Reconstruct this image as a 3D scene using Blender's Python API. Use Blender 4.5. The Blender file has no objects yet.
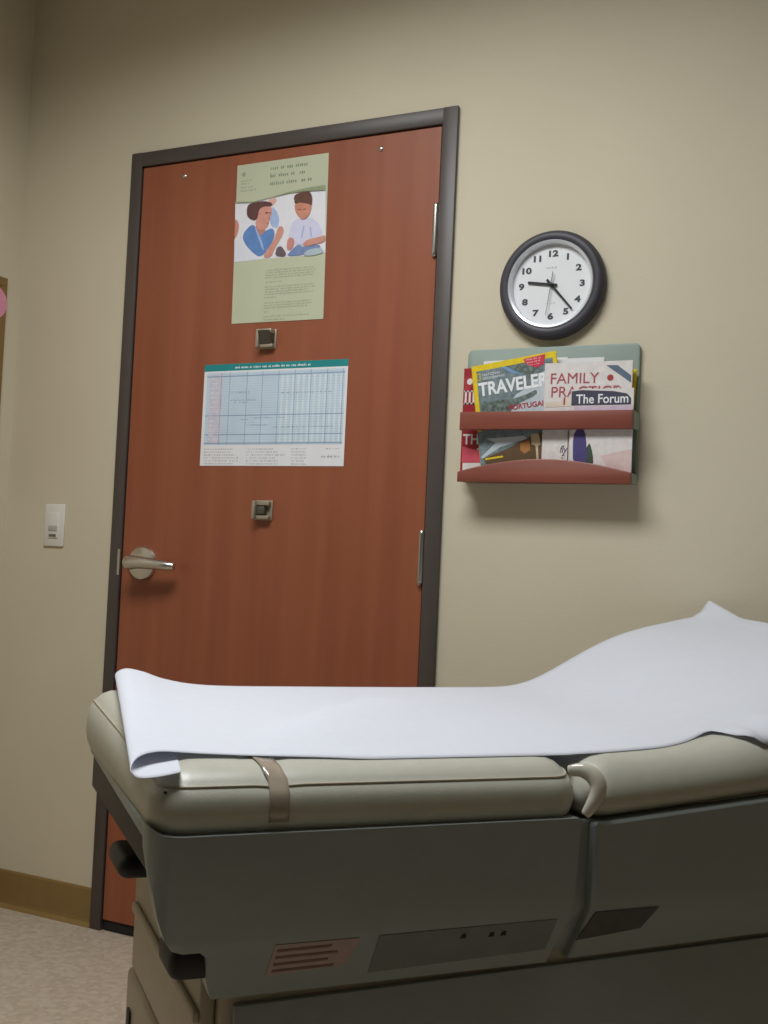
import bpy, bmesh, math, random
from mathutils import Vector, Matrix
random.seed(7)
SC = bpy.context.scene
COL = SC.collection
PI = math.pi

# ------------------------------------------------------------------ materials
def lin(c):
    return tuple((v/12.92 if v <= .04045 else ((v+.055)/1.055)**2.4) for v in [x/255 for x in c])
def mat(name, c, rough=.6, metal=0., var=.06, scale=30., bump=0., bscale=None, spec=.5, coat=0., stretch=None):
    m = bpy.data.materials.new(name); m.use_nodes = True
    nt = m.node_tree; b = nt.nodes['Principled BSDF']
    b.inputs['Roughness'].default_value = rough; b.inputs['Metallic'].default_value = metal
    b.inputs['Specular IOR Level'].default_value = spec
    b.inputs['Coat Weight'].default_value = coat
    tc = nt.nodes.new('ShaderNodeTexCoord'); mp = nt.nodes.new('ShaderNodeMapping')
    nt.links.new(tc.outputs['Object'], mp.inputs['Vector'])
    if stretch: mp.inputs['Scale'].default_value = stretch
    n = nt.nodes.new('ShaderNodeTexNoise'); n.inputs['Scale'].default_value = scale; n.inputs['Detail'].default_value = 4
    nt.links.new(mp.outputs['Vector'], n.inputs['Vector'])
    r = nt.nodes.new('ShaderNodeValToRGB'); L = lin(c)
    r.color_ramp.elements[0].position = .3; r.color_ramp.elements[1].position = .7
    r.color_ramp.elements[0].color = tuple(v*(1-var) for v in L)+(1,)
    r.color_ramp.elements[1].color = tuple(min(1, v*(1+var)) for v in L)+(1,)
    nt.links.new(n.outputs['Fac'], r.inputs['Fac']); nt.links.new(r.outputs['Color'], b.inputs['Base Color'])
    if bump:
        n2 = nt.nodes.new('ShaderNodeTexNoise'); n2.inputs['Scale'].default_value = bscale or scale*4
        n2.inputs['Detail'].default_value = 3
        nt.links.new(mp.outputs['Vector'], n2.inputs['Vector'])
        bp = nt.nodes.new('ShaderNodeBump'); bp.inputs['Strength'].default_value = bump; bp.inputs['Distance'].default_value = .003
        nt.links.new(n2.outputs['Fac'], bp.inputs['Height']); nt.links.new(bp.outputs['Normal'], b.inputs['Normal'])
    return m
def wood(name, c1, c2, rough=.45, stretch=(14, 14, 1.2), coat=.1):
    m = mat(name, c1, rough, var=0, stretch=stretch, scale=2.2, coat=coat)
    nt = m.node_tree
    r = [n for n in nt.nodes if n.type == 'VALTORGB'][0]
    n = [n for n in nt.nodes if n.type == 'TEX_NOISE'][0]; n.inputs['Detail'].default_value = 8; n.inputs['Distortion'].default_value = .6
    r.color_ramp.elements[0].color = lin(c1)+(1,); r.color_ramp.elements[1].color = lin(c2)+(1,)
    return m
M = {}
M['wall'] = mat('painted_wall', (211, 201, 176), .75, var=.02, scale=3, bump=.12, bscale=160)
M['ceiling'] = mat('ceiling_tile', (215, 212, 200), .9, var=.05, scale=80, bump=.2)
M['floor'] = mat('speckled_vinyl', (184, 170, 152), .5, var=.06, scale=60, spec=.3)
M['base'] = mat('cove_rubber', (140, 112, 64), .55, var=.04)
M['frame'] = mat('dark_painted_steel', (78, 70, 66), .42, var=.03)
M['door'] = wood('cherry_veneer', (142, 78, 52), (154, 88, 59), stretch=(9, 9, .35))
M['gap'] = mat('dark_rubber', (28, 26, 25), .8)
M['steel'] = mat('satin_steel', (205, 205, 200), .3, 1., var=.03)
M['nickel'] = mat('brushed_nickel', (214, 213, 208), .3, 1., var=.04)
M['clip'] = mat('dull_zinc', (170, 160, 140), .5, .5)
M['clipdark'] = mat('dark_zinc', (92, 86, 76), .5, .4)
M['sage'] = mat('sage_paper', (194, 198, 170), .7, var=.03, scale=12)
M['sagedark'] = mat('deep_sage_ink', (140, 152, 118), .7, var=.03)
M['sagelight'] = mat('pale_sage_ink', (200, 203, 170), .7, var=.03)
M['ink'] = mat('grey_green_ink', (160, 166, 140), .8)
M['inkdark'] = mat('dark_green_ink', (134, 148, 122), .8)
M['white'] = mat('white_paper', (234, 234, 236), .75, var=.02)
M['teal'] = mat('teal_ink', (24, 138, 140), .6, var=.12, scale=8)
M['tablecell'] = mat('pale_blue_ink', (204, 220, 234), .7, var=.05, scale=14)
M['pinkcell'] = mat('pale_pink_ink', (216, 208, 222), .7, var=.08, scale=60)
M['gridline'] = mat('slate_blue_ink', (138, 164, 190), .7)
M['gridfine'] = mat('pale_slate_ink', (180, 202, 220), .7)
M['whitestripe'] = mat('chart_white', (222, 234, 240), .7)
M['textgrey'] = mat('grey_ink', (160, 160, 162), .8)
M['black'] = mat('black_plastic', (60, 58, 65), .5, var=.04)
M['silver'] = mat('silver_ring', (222, 225, 230), .28, .35, var=.02)
M['dial'] = mat('dial_white', (232, 234, 236), .6, var=.01)
M['num'] = mat('dial_ink', (66, 68, 72), .6)
M['hand'] = mat('hand_black', (24, 24, 26), .5)
M['second'] = mat('hand_grey', (150, 152, 154), .5)
M['rackpanel'] = mat('grey_green_laminate', (140, 156, 146), .5, var=.04, scale=12)
M['rackwood'] = wood('mahogany_rail', (128, 66, 52), (142, 78, 60), stretch=(1.5, 12, 12))
M['switch'] = mat('white_plastic', (226, 224, 214), .35, var=.01)
M['switchgrey'] = mat('grey_plastic', (180, 178, 170), .4)
M['switchdark'] = mat('dark_plastic', (104, 98, 92), .4)
M['vinyl'] = mat('beige_vinyl', (182, 181, 168), .36, var=.03, scale=40, bump=.08, bscale=400, spec=.5)
M['seam'] = mat('vinyl_piping', (172, 164, 146), .4)
M['shroud'] = mat('taupe_plastic', (141, 149, 146), .38, var=.03, bump=.08, bscale=300)
M['basebody'] = mat('beige_enamel', (168, 158, 138), .45, var=.03)
M['blackrail'] = mat('black_rubber', (27, 26, 27), .55, var=.1)
M['tuck'] = mat('glossy_beige_vinyl', (196, 192, 178), .16, var=.03, coat=.5)
M['strap'] = mat('glossy_clear_vinyl', (158, 146, 130), .16, var=.04, coat=.6)
M['paper'] = mat('exam_paper', (226, 229, 237), .8, var=.012, scale=60, bump=.25, bscale=90, spec=.2)
def translucent(m, k):
    nt = m.node_tree; b = nt.nodes['Principled BSDF']; o = [n for n in nt.nodes if n.type == 'OUTPUT_MATERIAL'][0]
    t = nt.nodes.new('ShaderNodeBsdfTranslucent'); x = nt.nodes.new('ShaderNodeMixShader'); x.inputs[0].default_value = k
    t.inputs['Color'].default_value = (.85, .86, .92, 1)
    nt.links.new(b.outputs[0], x.inputs[1]); nt.links.new(t.outputs[0], x.inputs[2]); nt.links.new(x.outputs[0], o.inputs['Surface'])
translucent(M['paper'], .22)
M['labelred'] = mat('faded_label', (166, 146, 140), .6, var=.1, scale=90)
M['labelink'] = mat('label_ink', (118, 92, 88), .7)
M['labeldark'] = mat('dark_label', (70, 70, 68), .5, var=.15, scale=80)
M['panelgrey'] = mat('grey_service_panel', (114, 118, 115), .5)
M['cork'] = mat('cork', (170, 130, 80), .9, var=.2, scale=120)
M['boardwood'] = wood('oak_frame', (128, 100, 58), (142, 112, 66))
M['pink'] = mat('pink_paper', (226, 150, 176), .7)
# print colours
INK = dict(white=(232, 230, 236), swoosh=(148, 158, 126), behind_skin=(226, 176, 160), behind_shirt=(168, 190, 228), coat=(224, 226, 236),
    face_left=(206, 140, 124), neck=(200, 134, 118), scrubs=(98, 138, 196), collar=(160, 184, 226), face=(216, 152, 136), hair=(98, 62, 58),
    arm=(212, 150, 132), dark=(110, 92, 96), shirt=(214, 212, 236), boyarm=(206, 140, 128), jeans=(120, 140, 186), shorts=(176, 192, 200),
    boyhand=(206, 146, 130), boyface=(206, 140, 116), boyhair=(104, 68, 56))
for k, c in INK.items(): M['ink_'+k] = mat('print_'+k, c, .65, var=.03 if k in ('white', 'coat', 'shirt') else .10, scale=55)
for k, c in dict(yellow=(232, 204, 40), sea=(122, 142, 150), cloud=(196, 206, 212), crowd=(82, 96, 88), hillside=(104, 82, 58), glow=(176, 122, 70), tan=(206, 186, 150),
    pinkred=(214, 60, 84), titlewhite=(240, 242, 244), red=(176, 58, 66), crimson=(160, 38, 52), salmon=(206, 84, 100), famred=(182, 86, 96), cream=(228, 222, 218),
    slate=(74, 76, 92), bluegrey=(98, 114, 132), purple=(84, 76, 128), forest=(72, 86, 76), blush=(222, 196, 192), beigearc=(226, 214, 198), dotred=(172, 70, 66), bluesky=(120, 158, 196),
    mauve=(214, 196, 214)).items():
    M['mag_'+k] = mat('cover_'+k, c, .4, var=.08, scale=60)
M['mag_crowd'] = mat('cover_crowd', (104, 118, 112), .4, var=.6, scale=110)
M['mag_seapatch'] = mat('cover_seapatch', (120, 136, 140), .4, var=.35, scale=70)

# ------------------------------------------------------------------ helpers
def obj(name, bm, mats, parent=None, loc=(0, 0, 0), smooth=False, kind=None, label=None):
    me = bpy.data.meshes.new(name); bm.normal_update(); bm.to_mesh(me); bm.free()
    if not isinstance(mats, (list, tuple)): mats = [mats]
    for m in mats: me.materials.append(m)
    if smooth:
        for p in me.polygons: p.use_smooth = True
        if smooth != 'all':
            try: me.set_sharp_from_angle(angle=math.radians(40))
            except Exception: pass
    o = bpy.data.objects.new(name, me); COL.objects.link(o); o.location = loc
    if parent: o.parent = parent
    if kind: o['kind'] = kind
    if label: o['label'] = label
    return o
def empty(name, loc=(0, 0, 0), rot=(0, 0, 0)):
    o = bpy.data.objects.new(name, None); COL.objects.link(o); o.location = loc; o.rotation_euler = rot
    o.empty_display_size = .05
    return o
def tag(o, label, cat, group=None):
    o['label'] = label; o['category'] = cat
    if group: o['group'] = group
    return o
def B(): return bmesh.new()
def box(bm, x0, x1, y0, y1, z0, z1, r=0., seg=2, mi=0):
    vs = [bm.verts.new(c) for c in ((x0, y0, z0), (x1, y0, z0), (x1, y1, z0), (x0, y1, z0), (x0, y0, z1), (x1, y0, z1), (x1, y1, z1), (x0, y1, z1))]
    fs = [bm.faces.new([vs[i] for i in f]) for f in ((3, 2, 1, 0), (4, 5, 6, 7), (0, 1, 5, 4), (1, 2, 6, 5), (2, 3, 7, 6), (3, 0, 4, 7))]
    for f in fs: f.material_index = mi
    if r > 0:
        es = list({e for f in fs for e in f.edges})
        bmesh.ops.bevel(bm, geom=es, offset=r, segments=seg, profile=.5, affect='EDGES')
    return bm
def prism(bm, pts, axis, a0, a1, r=0., seg=2, mi=0):
    """extrude a 2-D outline along an axis: axis 'y' takes (x,z) points, axis 'z' takes (x,y), axis 'x' takes (y,z)"""
    def P(p, a): return (p[0], a, p[1]) if axis == 'y' else ((p[0], p[1], a) if axis == 'z' else (a, p[0], p[1]))
    A = [bm.verts.new(P(p, a0)) for p in pts]; Bv = [bm.verts.new(P(p, a1)) for p in pts]
    n = len(pts)
    fs = [bm.faces.new(A), bm.faces.new(list(reversed(Bv)))]
    for i in range(n): fs.append(bm.faces.new((A[i], Bv[i], Bv[(i+1) % n], A[(i+1) % n])))
    for f in fs: f.material_index = mi
    bmesh.ops.recalc_face_normals(bm, faces=fs)
    if r > 0:
        es = [e for e in {e for f in fs[:2] for e in f.edges}]
        bmesh.ops.bevel(bm, geom=es, offset=r, segments=seg, profile=.5, affect='EDGES')
    return bm
def poly(bm, pts, y, mi=0):
    """flat inked shape lying on a sheet, facing the room (-y)"""
    f = bm.faces.new([bm.verts.new((x, y, z)) for x, z in pts]); f.material_index = mi
    f.normal_update()
    if f.normal.y > 0: f.normal_flip()
    return f
def rect(bm, x0, x1, z0, z1, y, mi=0): return poly(bm, [(x0, z0), (x1, z0), (x1, z1), (x0, z1)], y, mi)
def lathe(bm, prof, axis='y', n=64, c=(0, 0, 0), mi=0):
    """revolve (radius, offset) profile about an axis through c"""
    rings = []
    for r, a in prof:
        ring = []
        for k in range(n):
            t = 2*PI*k/n; u, v = r*math.cos(t), r*math.sin(t)
            p = (u, a, v) if axis == 'y' else ((u, v, a) if axis == 'z' else (a, u, v))
            ring.append(bm.verts.new((p[0]+c[0], p[1]+c[1], p[2]+c[2])))
        rings.append(ring)
    fs = []
    for A, C in zip(rings, rings[1:]):
        for k in range(n): fs.append(bm.faces.new((A[k], A[(k+1) % n], C[(k+1) % n], C[k])))
    fs.append(bm.faces.new(rings[0])); fs.append(bm.faces.new(list(reversed(rings[-1]))))
    for f in fs: f.material_index = mi
    bmesh.ops.recalc_face_normals(bm, faces=fs)
    return bm
def tube(bm, path, rad, n=10, closed=False, flat=1., mi=0, ref=None):
    """sweep a circle along a path; rad may be a list"""
    pts = [Vector(p) for p in path]; m = len(pts); rings = []; up = Vector((0, 0, 1))
    for i in range(m):
        a = pts[(i-1) % m] if (closed or i) else pts[0]; b = pts[(i+1) % m] if (closed or i < m-1) else pts[-1]
        t = (b-a).normalized()
        rf = ref or (up if abs(t.dot(up)) < .95 else Vector((0, 1, 0)))
        s = t.cross(rf).normalized(); w = s.cross(t)
        R = rad[i] if isinstance(rad, (list, tuple)) else rad
        rings.append([bm.verts.new(pts[i]+s*R*math.cos(2*PI*k/n)+w*R*flat*math.sin(2*PI*k/n)) for k in range(n)])
    fs = []
    for i in range(m if closed else m-1):
        A, C = rings[i], rings[(i+1) % m]
        for k in range(n): fs.append(bm.faces.new((A[k], A[(k+1) % n], C[(k+1) % n], C[k])))
    if not closed: fs.append(bm.faces.new(rings[0])); fs.append(bm.faces.new(list(reversed(rings[-1]))))
    for f in fs: f.material_index = mi
    bmesh.ops.recalc_face_normals(bm, faces=fs)
    return bm
def text(bm, body, size, x, z, y, bold=0., sx=1., rot=0., align='LEFT', mi=0, shear=0., spacing=1.):
    """flat lettering facing the room, baseline at z"""
    cu = bpy.data.curves.new('lettering', 'FONT'); cu.body = body; cu.size = size; cu.align_x = align
    cu.offset = bold; cu.shear = shear; cu.space_character = spacing; cu.resolution_u = 4
    ob = bpy.data.objects.new('lettering', cu)
    me = ob.to_mesh()
    T = Matrix.Translation((x, y, z)) @ Matrix.Rotation(-rot, 4, 'Y') @ Matrix.Rotation(PI/2, 4, 'X') @ Matrix.Diagonal((sx, 1, 1, 1))
    vs = [bm.verts.new(T @ v.co) for v in me.vertices]
    for p in me.polygons:
        try:
            f = bm.faces.new([vs[i] for i in p.vertices]); f.material_index = mi; f.normal_update()
            if f.normal.y > 0: f.normal_flip()
        except ValueError: pass
    ob.to_mesh_clear(); bpy.data.objects.remove(ob); bpy.data.curves.remove(cu)
    return bm
def scribble(bm, x0, x1, z, h, y, mi=0, dense=.8, slope=0.):
    """a line of print too small to read: runs of soft marks like words"""
    x = x0; g = h*.52
    while x < x1:
        n = random.randint(2, 7)
        for k in range(n):
            if x+g > x1: break
            hh = h*random.choice((.58, .62, .6, .95 if k else 1.)); zz = z+slope*(x-x0)
            if random.random() < dense:
                w = g*random.uniform(.45, .8); rect(bm, x, x+w, zz+h*random.choice((0, 0, .06)), zz+h*.58, y, mi)
                if hh > h*.8: rect(bm, x, x+w*.35, zz+h*.58, zz+hh, y, mi)
            x += g
        x += h*.5
    return bm
def lerp(a, b, t): return a+(b-a)*t
def interp(tab, x):
    if x <= tab[0][0]: return tab[0][1]
    for (a, p), (b, q) in zip(tab, tab[1:]):
        if x <= b:
            t = (x-a)/(b-a); return p+(q-p)*t
    return tab[-1][1]
def sinterp(tab, x):   # smoothed
    return sum(interp(tab, x+d)*w for d, w in ((-.05, .15), (-.025, .2), (0, .3), (.025, .2), (.05, .15)))
def catmull(P, n):
    out = []; m = len(P)
    for i in range(m-1):
        p0 = P[max(i-1, 0)]; p1 = P[i]; p2 = P[i+1]; p3 = P[min(i+2, m-1)]
        for k in range(n):
            t = k/n
            out.append(tuple(.5*((2*b)+(-a+c)*t+(2*a-5*b+4*c-d)*t*t+(-a+3*b-3*c+d)*t**3) for a, b, c, d in zip(p0, p1, p2, p3)))
    out.append(P[-1]); return out

# ------------------------------------------------------------------ the room
XL, XR, YB, ZC = -.40, 4.6, -4.6, 2.78
DX0, DX1, DZ = .049, .965, 2.117            # door leaf
bm = B()
box(bm, XL-.12, DX0-.012, 0, .14, 0, ZC); box(bm, DX1+.012, XR, 0, .14, 0, ZC); box(bm, DX0-.012, DX1+.012, 0, .14, DZ+.014, ZC)
obj('wall_back', bm, M['wall'], kind='structure')
obj('wall_left', box(B(), XL-.12, XL, YB, 0, 0, ZC), M['wall'], kind='structure')
obj('wall_right', box(B(), XR, XR+.12, YB, .14, 0, ZC), M['wall'], kind='structure')
obj('ceiling', box(B(), XL-.12, XR, YB, .14, ZC, ZC+.1), M['ceiling'], kind='structure')
fl = obj('floor', box(B(), XL-.12, XR, YB, .14, -.1, 0), M['floor'], kind='structure')
def speckle(m):                              # chips scattered in the vinyl
    nt = m.node_tree; b = nt.nodes['Principled BSDF']
    src = b.inputs['Base Color'].links[0].from_socket
    tc = [n for n in nt.nodes if n.type == 'TEX_COORD'][0]
    v = nt.nodes.new('ShaderNodeTexVoronoi'); v.inputs['Scale'].default_value = 75
    nt.links.new(tc.outputs['Object'], v.inputs['Vector'])
    sp = nt.nodes.new('ShaderNodeSeparateColor'); nt.links.new(v.outputs['Color'], sp.inputs['Color'])
    r = nt.nodes.new('ShaderNodeValToRGB'); e = r.color_ramp.elements
    e[0].position = .2; e[0].color = (.9, .88, .86, 1); e[1].position = .85; e[1].color = (1.06, 1.06, 1.06, 1)
    nt.links.new(sp.outputs['Red'], r.inputs['Fac'])
    mx = nt.nodes.new('ShaderNodeMix'); mx.data_type = 'RGBA'; mx.blend_type = 'MULTIPLY'; mx.inputs['Factor'].default_value = 1
    nt.links.new(src, mx.inputs['A']); nt.links.new(r.outputs['Color'], mx.inputs['B']); nt.links.new(mx.outputs['Result'], b.inputs['Base Color'])
speckle(M['floor'])
def cove(name, x0, x1, axis):
    pr = [(0, 0), (-.012, 0), (-.010, .004), (-.005, .012), (-.004, .02), (-.004, .1), (-.0025, .106), (0, .106)]
    bm = B()
    if axis == 'x': prism(bm, pr, 'x', x0, x1)
    else: prism(bm, [(XL-y, z) for y, z in pr], 'y', x0, x1)
    obj(name, bm, M['base'], kind='structure')
cove('baseboard_back_left', XL+.0045, .007, 'x'); cove('baseboard_back_right', 1.010, XR, 'x'); cove('baseboard_left', YB, 0, 'y')
# steel door frame
bm = B()
FX0, FX1, FZ = .008, 1.010, 2.162
yf = -.013
for x0, x1 in ((FX0, DX0-.003), (DX1+.003, FX1)): box(bm, x0, x1, yf, -.0005, 0, FZ, .004)
box(bm, FX0+.001, FX1-.001, yf+.0006, -.0005, DZ+.003, FZ-.0005, .004)
for x0, x1 in ((DX0-.0115, DX0-.003), (DX1+.003, DX1+.0115)): box(bm, x0, x1, -.006, .13, 0, DZ+.012)
box(bm, DX0-.003, DX1+.003, -.006, .13, DZ+.003, DZ+.0125)
for x0, x1 in ((DX0-.003, DX0+.012), (DX1-.012, DX1+.003)): box(bm, x0, x1, .044, .07, 0, DZ)
box(bm, DX0, DX1, .044, .07, DZ-.012, DZ+.003)
tr = obj('trim_1', bm, M['frame'], kind='structure', smooth=True)
obj('strike_plate', box(B(), .038, .0462, yf-.0015, yf+.001, .972, 1.044, .0006), M['steel'], tr)
# door leaf and hardware
yd = -.006
door = obj('door_1', box(B(), DX0, DX1, yd, yd+.044, .03, DZ, .0015), M['door'], kind='structure')
obj('door_sweep', box(B(), DX0+.002, DX1-.002, yd+.004, yd+.034, .002, .0295), M['gap'], door)
HZ, HX = 1.008, .122
h = obj('door_handle', lathe(B(), [(.046, 0), (.046, -.006), (.0435, -.0105), (.030, -.0135), (.016, -.015)], n=48, c=(HX, yd, HZ)), M['nickel'], door, smooth=True)
bm = B(); tube(bm, [(HX, yd-.012, HZ), (HX, yd-.03, HZ), (HX, yd-.052, HZ)], [.013, .0125, .015], 20)
obj('spindle', bm, M['nickel'], h, smooth=True)
bm = B(); tube(bm, catmull([(HX-.014, yd-.046, HZ+.001), (HX-.006, yd-.049, HZ+.001), (HX+.024, yd-.051, HZ+.002), (HX+.068, yd-.05, HZ), (HX+.11, yd-.045, HZ-.003), (HX+.132, yd-.037, HZ-.004)], 5),
     [.008, .015, .0185, .020, .0205, .0205, .020, .0195]+[.0185-.00042*i for i in range(18)], 16, flat=.95)
obj('lever', bm, M['nickel'], h, smooth='all')
for zc in (1.858, 1.055, .25):
    bm = B(); lathe(bm, [(.0035, -.0665), (.0065, -.063), (.007, -.058), (.007, .058), (.0065, .063), (.0035, .0665)], 'z', 16, (DX1-.0035, yd-.005, zc))
    hg = obj('hinge', bm, M['steel'], door, smooth=True)
    obj('hinge_leaf', box(B(), DX1-.010, DX1-.0005, yd-.002, yd+.001, zc-.057, zc+.057), M['steel'], hg)
for x, z in ((.192, 2.078), (.799, 2.080)):
    obj('through_bolt', lathe(B(), [(.0062, .001), (.0062, -.0015), (.004, -.0032), (.0015, -.0037)], n=20, c=(x, yd, z)), M['steel'], door, smooth=True)

# ------------------------------------------------------------------ square clips on the door
def clip(loc, label, open_):
    t = empty('door_clip', loc); tag(t, label, 'clip', 'square metal clips on the door')
    obj('plate', box(B(), -.024, .029, -.004, 0, -.026, .026, .0015), M['clip'], t, smooth=True)
    bm = B(); box(bm, -.021, -.012, -.026, -.0035, -.024, .024, .002)
    box(bm, -.012, .026, -.026 if open_ else -.018, -.0035, .012, .024, .002); box(bm, -.012, .026, -.018, -.0035, -.024, -.014, .002)
    obj('jaw', bm, M['clip'], t, smooth=True)
    bm = B()
    if open_: prism(bm, [(-.0345, .018), (-.016, -.020), (-.0035, -.020), (-.0035, .018)], 'x', -.010, .024, .001)
    else: box(bm, -.010, .014, -.020, -.0035, -.012, .010, .003)
    obj('spring_plate', bm, M['clipdark'], t, smooth=True)
clip((.489, yd-.0003, 1.610), 'square metal clip with raised jaw between green poster and blue chart', True)
clip((.503, yd-.0003, 1.161), 'square metal clip alone on the door below the blue chart', False)

# ------------------------------------------------------------------ poster
PICTURE = {
    'white': [(-0.142, 0.1126), (-0.0856, 0.1087), (-0.0369, 0.1143), (0.0232, 0.1209), (0.0667, 0.1226), (0.1363, 0.1179), (0.1441, -0.0452), (0.0763, -0.0493), (0.0128, -0.0477), (-0.0437, -0.0467), (-0.0968, -0.0495), (-0.1351, -0.0486)],
    'swoosh': [(-0.1421, 0.1151), (-0.0857, 0.1098), (-0.0248, 0.1165), (0.0349, 0.1252), (0.082, 0.1295), (0.1356, 0.1313), (0.1364, 0.1172), (0.0668, 0.1212), (0.0232, 0.1202), (-0.0368, 0.1132), (-0.0856, 0.1077), (-0.1419, 0.1116)],
    'behind_skin': [(-0.0406, 0.1094), (-0.0166, 0.1139), (-0.0089, 0.1069), (-0.0176, 0.0966), (-0.0253, 0.0904)],
    'behind_shirt': [(-0.0234, 0.092), (-0.0105, 0.0785), (0.0008, 0.0566), (-0.0036, 0.0292), (-0.0243, 0.038), (-0.0318, 0.0631)],
    'coat': [(-0.1388, 0.0131), (-0.1232, 0.01), (-0.0991, -0.0114), (-0.0815, -0.0304), (-0.06, -0.0461), (-0.0968, -0.0495), (-0.1355, -0.0483)],
    'face_left': [(-0.141, 0.07), (-0.1305, 0.0619), (-0.125, 0.0473), (-0.1302, 0.023), (-0.1384, 0.0131)],
    'neck': [(-0.0759, 0.0498), (-0.0382, 0.0323), (-0.0531, 0.0092), (-0.066, 0.0209)],
    'scrubs': [(-0.0882, 0.0474), (-0.0757, 0.0456), (-0.0574, 0.0131), (-0.0447, 0.026), (-0.02, 0.0342), (-0.0111, 0.0195), (-0.016, -0.0009), (-0.0345, -0.0307), (-0.0562, -0.0415), (-0.0775, -0.0279), (-0.0993, -0.0078), (-0.1131, 0.0144), (-0.1079, 0.0316)],
    'collar': [(-0.0753, 0.0392), (-0.0712, 0.0388), (-0.053, 0.0075), (-0.0418, -0.0231), (-0.0471, -0.0227), (-0.0611, 0.0064)],
    'face': [(-0.066, 0.0892), (-0.0521, 0.0959), (-0.0254, 0.0911), (-0.0232, 0.0745), (-0.0302, 0.056), (-0.0326, 0.0416), (-0.0441, 0.0301), (-0.0639, 0.0329), (-0.0751, 0.0497), (-0.0685, 0.0631)],
    'hair': [(-0.1034, 0.0946), (-0.0978, 0.1047), (-0.0773, 0.1079), (-0.0487, 0.1085), (-0.0239, 0.1007), (-0.025, 0.0911), (-0.0519, 0.0938), (-0.0646, 0.0866), (-0.0681, 0.0631), (-0.0777, 0.058), (-0.0912, 0.0635), (-0.1021, 0.0734)],
    'arm': [(0.0, 0.0358), (0.0121, 0.0347), (0.0169, 0.0204), (0.0061, 0.0006), (-0.0087, -0.0224), (-0.0195, -0.0447), (-0.0446, -0.0445), (-0.0328, -0.0239), (-0.0139, -0.0011), (-0.0071, 0.0191)],
    'dark': [(-0.0028, -0.0194), (0.0111, -0.0171), (0.0283, -0.0392), (0.0208, -0.0476), (-0.0076, -0.0419)],
    'shirt': [(0.0396, 0.0425), (0.0588, 0.0518), (0.071, 0.0448), (0.0981, 0.0508), (0.1225, 0.0314), (0.1349, 0.0031), (0.1288, -0.0134), (0.1057, -0.0155), (0.059, -0.0204), (0.0505, -0.0101), (0.0298, 0.0038), (0.0366, 0.0256)],
    'boyarm': [(0.0298, 0.0038), (0.0499, -0.0004), (0.0491, -0.0203), (0.0397, -0.0305), (0.0269, -0.0288)],
    'jeans': [(0.0287, -0.0455), (0.0399, -0.0333), (0.0588, -0.0184), (0.0829, -0.0265), (0.1255, -0.0226), (0.131, -0.0312), (0.0912, -0.0347), (0.0762, -0.0472)],
    'shorts': [(0.0763, -0.0486), (0.0911, -0.0341), (0.1298, -0.0304), (0.1437, -0.0451), (0.1077, -0.0511)],
    'boyhand': [(0.0746, -0.019), (0.0896, -0.0066), (0.1283, -0.0031), (0.1423, 0.0007), (0.1433, -0.018), (0.1061, -0.0223), (0.0868, -0.0258)],
    'boyface': [(0.046, 0.0902), (0.0603, 0.095), (0.0882, 0.0887), (0.0981, 0.0799), (0.0937, 0.0608), (0.0826, 0.0488), (0.0709, 0.0465), (0.0564, 0.0599), (0.0478, 0.0728)],
    'boyhair': [(0.0416, 0.1114), (0.0551, 0.1186), (0.0904, 0.1201), (0.0992, 0.102), (0.0981, 0.0799), (0.0883, 0.0867), (0.0605, 0.0929), (0.0469, 0.0884)],
}
pc = (.508, yd-.0004, 1.873)
po = obj('poster', prism(B(), [(-.1412, .2142), (.1404, .2157), (.1474, -.2174), (-.1343, -.2154)], 'y', -.0008, 0), M['sage'], loc=pc)
tag(po, 'tall sage green poster with a nurse and boy photo taped high on the door', 'poster')
bm = B(); order = ['white', 'behind_skin', 'behind_shirt', 'coat', 'face_left', 'neck', 'scrubs', 'collar', 'face', 'hair', 'arm', 'dark', 'shirt', 'boyarm', 'jeans', 'shorts', 'boyhand', 'boyface', 'boyhair', 'swoosh']
mats = []
def rounded(pts):                            # soften the outline of a figure
    out = []
    for i in range(len(pts)):
        a, b = pts[i], pts[(i+1) % len(pts)]
        out += [(.78*a[0]+.22*b[0], .78*a[1]+.22*b[1]), (.22*a[0]+.78*b[0], .22*a[1]+.78*b[1])]
    return out
for i, k in enumerate(order):
    pts = PICTURE[k]
    if k not in ('white', 'swoosh', 'coat'): pts = rounded(pts)
    pts = [(max(-.1395, x) if k in ('coat', 'face_left') else x, z) for x, z in pts]
    poly(bm, pts, -.0010-.00012*i, i); mats.append(M['ink_'+k])
# facial features, folds
x = len(mats); mats += [M['ink_hair'], M['ink_boyarm'], M['ink_behind_shirt']]
yq = -.0010-.00012*len(order)
for (a, b, c, d, m) in ((-.043, -.034, .0745, .0765, x), (-.031, -.026, .0735, .0755, x), (-.040, -.031, .047, .0495, x+1), (.0555, .066, .0735, .0755, x), (.072, .082, .0725, .0745, x), (.064, .075, .056, .058, x+1), (-.0335, -.0305, .056, .069, x+1)):
    rect(bm, a, b, c, d, yq, m)
for pts in ([(.07, -.002), (.074, -.001), (.079, .03), (.076, .031)], [(.1, -.002), (.104, -.002), (.098, .026), (.095, .026)]): poly(bm, pts, yq, x+2)
obj('picture', bm, mats, po, label='printed photo of a nurse in blue scrubs beside a seated boy')
bm = B()
for k, (zz, w) in enumerate(((.1935, .118), (.1735, .128), (.1525, .134))): scribble(bm, -.035, -.035+w, zz-.004, .0125, -.0011, 0, .95)
obj('heading', bm, M['inkdark'], po)
bm = B()
lathe(bm, [(.0065, -.0010), (.0062, -.0012)], n=16, c=(-.119, 0, .188))
for zz, w in ((.174, .035), (.166, .028), (.156, .040), (.147, .052)): scribble(bm, -.127, -.127+w, zz-.006, .0055, -.0011, 0, .95)
obj('credit_text', bm, M['ink'], po)
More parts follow.
